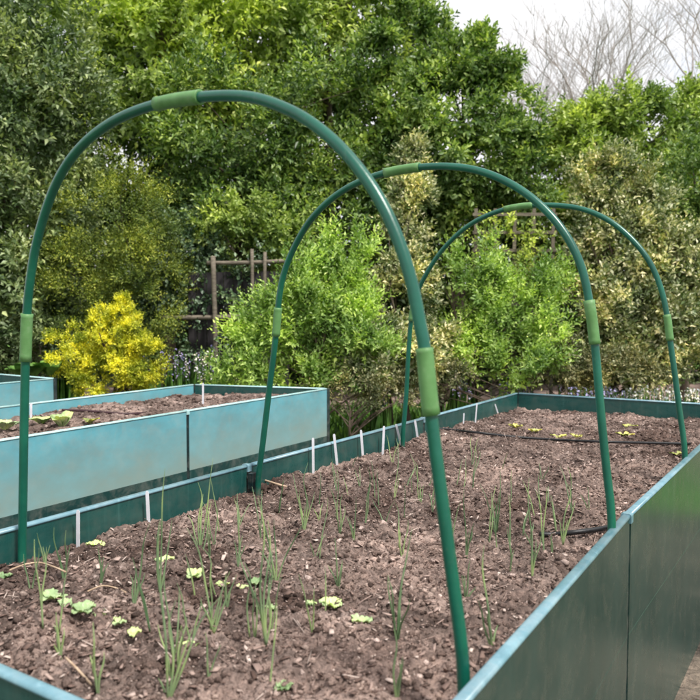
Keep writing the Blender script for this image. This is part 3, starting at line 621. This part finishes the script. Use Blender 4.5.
# ------------------------------------------------------------------ onion seedlings
def onion(base, tips, label, group, seed, r=.0016):
    """base: soil point; tips: world points of each leaf tip"""
    rng = random.Random(seed); o = empty('onion_seedling', base, label, 'seedling', group)
    for tp in tips:
        tp = Vector(tp); h = (tp-base).length; mid1 = base.lerp(tp, .35)+Vector((rng.gauss(0, .018)*h, rng.gauss(0, .018)*h, .02*h)); mid2 = base.lerp(tp, .72)+Vector((rng.gauss(0, .03)*h, rng.gauss(0, .03)*h, .03*h))
        C = spline([base-Vector((0, 0, .01)), mid1, mid2, tp], 5); n = len(C)-1
        m = MB(); m.tube(C, [r*(1.15-.15*i/n)*(1-(i/n)**3*.85) for i in range(n+1)], 6); m.build('leaf', M['onion'], o, True)
ON = 'onion seedlings in the hooped bed'
SEED = [  # base px, tips px, label
 ((45, 565), [(37, 533), (50, 545)], 'short two-leaved onion seedling right of the nearest hoop left leg'),
 ((64, 580), [(66, 530), (54, 527), (70, 545)], 'bushy onion seedling just below the closest white marker'),
 ((100, 586), [(98, 546), (104, 556)], 'stubby onion seedling between two white markers and the pale seedlings'),
 ((134, 604), [(150, 523), (130, 575)], 'tall right-leaning onion seedling under the second white marker'),
 ((60, 658), [(56, 612), (64, 628)], 'blue-green onion seedling just above the near rim at far left'),
 ((98, 692), [(93, 622), (104, 652), (90, 655)], 'onion tuft at the bottom left, right of the dry stem'),
 ((168, 698), [(160, 520), (176, 600), (158, 678)], 'very tall onion seedling at the bottom, left of centre'),
 ((160, 590), [(165, 468), (155, 535), (172, 520)], 'tall thin onion seedling reaching above the left wall rim'),
 ((214, 628), [(187, 528), (222, 596)], 'long left-leaning onion seedling beside the leafy pale seedlings'),
 ((200, 547), [(198, 482), (213, 458), (188, 515)], 'forked onion seedling in front of the pale bed joint'),
 ((227, 606), [(226, 572), (232, 585)], 'short onion seedling between the pale seedlings and the stout one'),
 ((266, 641), [(258, 497), (272, 560), (268, 520)], 'stoutest onion seedling, dense upright tuft in the bed centre'),
 ((276, 582), [(305, 521), (274, 520), (262, 490)], 'splayed onion seedling with one leaf arching right'),
 ((238, 564), [(241, 515), (234, 540)], 'small upright onion seedling below the middle hoop left leg'),
 ((304, 530), [(308, 462), (293, 473), (300, 490)], 'onion seedling right of the pale stick with three thin leaves'),
 ((338, 588), [(335, 538), (342, 560), (328, 565)], 'onion seedling directly above the leafy seedling in mid bed'),
 ((397, 640), [(388, 575), (412, 528), (402, 590)], 'tall yellowish onion seedling left of the nearest hoop right leg'),
 ((397, 699), [(394, 628), (404, 660)], 'onion seedling at the bottom edge left of the nearest hoop right leg'),
 ((466, 560), [(464, 488), (470, 530)], 'thick single onion seedling right of the nearest hoop right leg'),
 ((492, 645), [(484, 545), (478, 600), (498, 625)], 'strong onion tuft by the right wall, right of the nearest hoop'),
 ((497, 528), [(500, 468), (494, 500)], 'upright onion seedling between nearest and middle hoop right legs'),
 ((532, 576), [(529, 478), (536, 540)], 'tall pale onion seedling left of the black hose end'),
 ((563, 541), [(564, 478), (568, 520)], 'onion seedling standing over the black hose end'),
 ((510, 572), [(507, 527), (514, 550)], 'thin onion seedling in front of the tall pale one'),
 ((402, 557), [(394, 500), (408, 520)], 'onion seedling in mid bed just left of the nearest hoop right leg'),
 ((340, 535), [(337, 470), (344, 505)], 'thin onion seedling in line with the bright marker pair'),
 ((354, 541), [(356, 497), (350, 520)], 'small onion seedling next to the thin one in mid bed'),
 ((420, 504), [(415, 468), (424, 485)], 'small brownish onion seedling left of the nearest hoop right leg'),
 ((466, 600), [(470, 560), (462, 575)], 'short onion seedling behind the nearest hoop right leg'),
]
for i, (b_, tips, lb) in enumerate(SEED):
    p = on_soil(*b_); T = []
    for k, (tx, ty) in enumerate(tips):
        T.append(at(tx, ty, p.y+(.012*(k-1))))
    hh = max(t.z for t in T)-p.z; r2 = random.Random(i+900)
    for k in range(2):
        T.append(p+Vector((r2.gauss(0, .09)*hh, r2.gauss(0, .08)*hh, hh*r2.uniform(.25, .65))))
    onion(p, T, lb, ON, i, .00155+.00015*(p.y < 1.6))
rng = random.Random(44)
ROWS = [('thin small onion seedling among others in the soil left of the farthest hoop', 330, 440, 455, 530, 24), ('thin small onion seedling among others between middle and nearest hoop right legs', 450, 590, 465, 560, 24),
        ('tiny onion seedling among others along the left wall soil', 180, 330, 480, 560, 20), ('tiny onion seedling among others in the near left soil', 20, 330, 590, 690, 18)]
for lb, x0, x1, y0, y1, n in ROWS:
    for k in range(n):
        px, py = rng.uniform(x0, x1), rng.uniform(y0, y1); p = on_soil(px, py)
        q = (p-NL); u = xy(q).dot(ac); v = xy(q).dot(al)
        if not (.1 < u < 1.08): continue
        h = rng.uniform(.06, .17); T = [p+Vector((rng.gauss(0, .018), rng.gauss(0, .018), h*rng.uniform(.6, 1))) for _ in range(rng.choice((1, 2, 2)))]
        onion(p, T, lb, lb[:4]+' onion seedlings, '+lb.split('others ')[1], 100+k, .0014)

# ------------------------------------------------------------------ leafy seedlings
def rosette(name, p, n, ln, wd, mat, label, cat, group, seed, tilt=.45, part='leaf'):
    rng = random.Random(seed); o = empty(name, p, label, cat, group)
    for k in range(n):
        a = 2*math.pi*k/n+rng.uniform(-.4, .4); t = tilt+rng.uniform(-.2, .25); l = ln*rng.uniform(.7, 1.15); w = wd*rng.uniform(.8, 1.15)
        d = Vector((math.cos(a), math.sin(a), 0)); s = Vector((-d.y, d.x, 0)); V = []; rows = 7; cols = 5
        for i in range(rows):
            f = i/(rows-1); c = p+d*l*(.12+.88*f)*math.cos(t)+Vector((0, 0, .004+l*math.sin(t)*f*(1.25-.55*f)))
            hw = w*.5*(.16+math.sin(min(1, f*.92+.06)*math.pi)**.8)
            for jx in range(cols):
                g = jx/(cols-1)*2-1; V.append(c+s*hw*g+Vector((0, 0, abs(g)*hw*.35+.0025*math.sin(f*9+g*5+k))))
        Fc = [(i*cols+j, i*cols+j+1, (i+1)*cols+j+1, (i+1)*cols+j) for i in range(rows-1) for j in range(cols-1)]
        nb = len(V); V2 = [v-Vector((0, 0, .0006)) for v in V]; Fc2 = [tuple(nb+q for q in reversed(f)) for f in Fc]
        mesh_obj(part, V+V2, Fc+Fc2, M[mat], o, True)
    return o
LS = [((54, 600), 5, .026, 'largest pale leafy seedling, bottom left of the group'), ((66, 607), 3, .016, 'little pale seedling crowded between the two largest at left'),
 ((84, 613), 5, .022, 'second largest pale leafy seedling, centre of the left group'), ((100, 618), 3, .014, 'pale round-leaved seedling at the right end of the left group'),
 ((118, 625), 2, .014, 'two-leaved pale seedling right of the left group'), ((134, 636), 3, .013, 'isolated pale seedling with cupped leaves, low left of centre'),
 ((96, 548), 4, .022, 'pale flat seedling below the second white marker'), ((163, 564), 4, .022, 'pale flat seedling behind the tall thin onion leaf'),
 ((194, 578), 5, .020, 'bright yellow-green leafy seedling left of the row of three'), ((221, 587), 3, .013, 'small round seedling first in the row of three'),
 ((241, 591), 3, .014, 'pale two-lobed seedling in the middle of the row of three'), ((256, 586), 3, .016, 'pale seedling last in the row beside the stout onion tuft'),
 ((192, 650), 4, .017, 'single upright pale seedling low in the centre left'), ((332, 608), 5, .024, 'large pale leafy seedling in the centre of the bed'),
 ((362, 625), 4, .020, 'yellowish cupped seedling just right of the central leafy one'), ((4, 580), 4, .018, 'pale seedling cut by the left edge of the photo'),
 ((284, 691), 4, .014, 'small pale seedling at the bottom edge, centre'), ((270, 611), 2, .012, 'tiny pale seedling at the foot of the stout onion tuft'), ((310, 606), 2, .010, 'tiny pale seedling left of the central leafy one')]
for i, ((px, py), n, r, lb) in enumerate(LS):
    rosette('lettuce_seedling', on_soil(px, py), n+1, r*1.25, r*1.0, 'seedling', lb, 'seedling', 'pale leafy seedlings in the hooped bed', 200+i, .38)
YS = [((516, 428), .05, 'yellow-leaved seedling left of the pair at the far end'), ((534, 433), .045, 'brightest yellow seedling by the drip hose'), ((560, 438), .04, 'pale yellow seedling on the near side of the drip hose'),
      ((577, 438), .035, 'small yellow seedling left of the middle hoop right leg'), ((628, 428), .045, 'yellow seedling between middle and farthest hoop right legs'), ((625, 437), .045, 'yellow-green seedling in front of another by the far wall'), ((678, 455), .03, 'yellow seedling at the foot of the farthest hoop right leg')]
for i, ((px, py), r, lb) in enumerate(YS):
    rosette('yellow_seedling', on_soil(px, py), 5, r, r*.45, 'yellowsoilplant', lb, 'seedling', 'yellow seedlings at the far end of the hooped bed', 300+i, .3)
M['let'] = LM('lettuce_leaf', (.22, .36, .12), (.4, .52, .22), (.6, .66, .36), .25, .5, 8)
SB = [((5, 430), .09, 'seedling', 'pale lettuce in the pale blue bed at the left edge'), ((14, 415), .08, 'yellowsoilplant', 'yellowish lettuce left of the nearest hoop leg in the pale bed'), ((42, 425), .08, 'let', 'green-leaved lettuce right of the nearest hoop leg in the pale bed'),
      ((62, 428), .10, 'let', 'upright pale green lettuce by the joint of the back wall'), ((90, 424), .05, 'yellowsoilplant', 'small yellow plant right of the upright lettuce')]
for i, ((px, py), r, mt, lb) in enumerate(SB):
    rosette('lettuce', on_soil(px, py, SOIL+.02), 6, r, r*.6, mt, lb, 'lettuce', 'young lettuces in the pale blue bed', 320+i, .95 if i == 3 else .5)
for i, (px, py) in enumerate([(3, 378), (17, 377), (33, 376)]):
    rosette('leafy_crop', on_z(px, py+3, RIM-.1)+Vector((0, .35, 0)), 8, .22, .12, 'strap', ['leafy green crop in the far left bed at the photo edge', 'leafy green crop in the far left bed just left of the nearest hoop leg', 'leafy green crop in the far left bed right of the nearest hoop leg'][i], 'crop', 'green crops in the far left bed', 340+i, .7)

# ------------------------------------------------------------------ flowers
def flower_clump(px, py, Y, w, h, mat, label, group, seed, name='bluebell_clump', nst=14):
    rng = random.Random(seed); c = at(px, py, Y); o = empty(name, (c.x, Y, 0), label, 'flowers', group)
    base = Vector((c.x, Y, 0)); top = c.z; P = []; D = []; Nn = []; Ln = []; fP = []; fD = []; fN = []; fL = []; st = MB()
    for k in range(nst*3):
        a = rng.uniform(0, 6.28); b = base+Vector((rng.gauss(0, w*.4), rng.gauss(0, w*.3), 0)); d = Vector((math.cos(a)*.35, math.sin(a)*.35, 1)); P.append(b); D.append(d); Nn.append((math.cos(a), math.sin(a), .5)); Ln.append(top*rng.uniform(.5, .9))
    for k in range(nst):
        b = base+Vector((rng.gauss(0, w*.45), rng.gauss(0, w*.3), 0)); z = top+h*rng.uniform(-.5, .5); t = b+Vector((rng.gauss(0, .04), rng.gauss(0, .04), z)); st.tube([b, b.lerp(t, .5), t], .003, 4, False)
        for q in range(12):
            f = rng.uniform(.72, 1.02); a = rng.uniform(0, 6.28); fP.append(b.lerp(t, f)); fD.append((math.cos(a), math.sin(a), -.4)); fN.append((rng.gauss(0, .3), rng.gauss(0, .3), 1)); fL.append(rng.uniform(.018, .03))
    A = np.array
    V, Fq = leaves(A([tuple(x) for x in P]), A([tuple(x) for x in D]), A(Nn), A(Ln), A(Ln)*.06, .2, .35); mesh_obj('leaves', V, Fq, M['strap'], o)
    V, Fq = leaves(A([tuple(x) for x in fP]), A(fD), A(fN), A(fL), A(fL)*.8); mesh_obj('blossom', V, Fq, M[mat], o); st.build('stems', M['strap'], o)
for i, (px, py, Y, w, h, mt, lb) in enumerate([(170, 357, 7.5, .22, .14, 'blue', 'lilac-white bluebells right beside the yellow shrub'), (188, 360, 7.6, .2, .14, 'blue', 'pale lilac bluebells between the white flowers'),
    (202, 356, 7.5, .18, .12, 'whitefl', 'small white flower clump left of the lime shrub'), (216, 352, 7.7, .2, .2, 'blue', 'purple bluebells touching the lime shrub'),
    (462, 378, 7.0, .2, .12, 'blue', 'bluebells below the farther lime shrub at its left'), (515, 380, 7.0, .18, .08, 'blue', 'bluebells just behind the far corner of the hooped bed'), (62, 340, 8.2, .2, .2, 'blue', 'dim purple flowers left of the yellow shrub'), (382, 382, 6.5, .12, .06, 'blue', 'few bluebells under the narrow cream shrub')]):
    flower_clump(px, py, Y, w, h, mt, lb, 'bluebell clumps along the border', 400+i)
for i, px in enumerate((588, 612, 634, 655, 676, 697)):
    flower_clump(px, 390, 6.7+.1*i, .22, .06, 'whitefl' if i > 1 else 'blue', ['lilac low flowers behind the far wall, leftmost clump', 'lilac-blue low flowers second from left behind the far wall', 'pale low flowers behind the far wall left of the farthest hoop', 'pale low flowers directly behind the farthest hoop leg', 'pale low flowers right of the farthest hoop leg', 'pale low flowers at the right photo edge'][i], 'low pale flowers behind the far wall', 430+i, 'low_flower_clump', 20)
# low green ground cover between the shrubs
rng = np.random.default_rng(50); n = 9000; P = np.stack([rng.uniform(-5, 5.5, n), rng.uniform(6.6, 9, n), np.zeros(n)+.01], -1)
D = np.stack([rng.normal(0, .5, n), rng.normal(0, .5, n), np.ones(n)], -1); Ln = rng.uniform(.08, .26, n)
V, Fq = leaves(P, D, unit(n, rng), Ln, Ln*.14, .2, .3); tag(mesh_obj('ground_cover', V, Fq, M['strap']), 'mixed green ground cover between the border shrubs', 'ground cover', kind='stuff')

S.render.engine = 'CYCLES'; S.cycles.max_bounces = 6; S.cycles.use_denoising = True
S.render.resolution_x = 1024; S.render.resolution_y = 1024
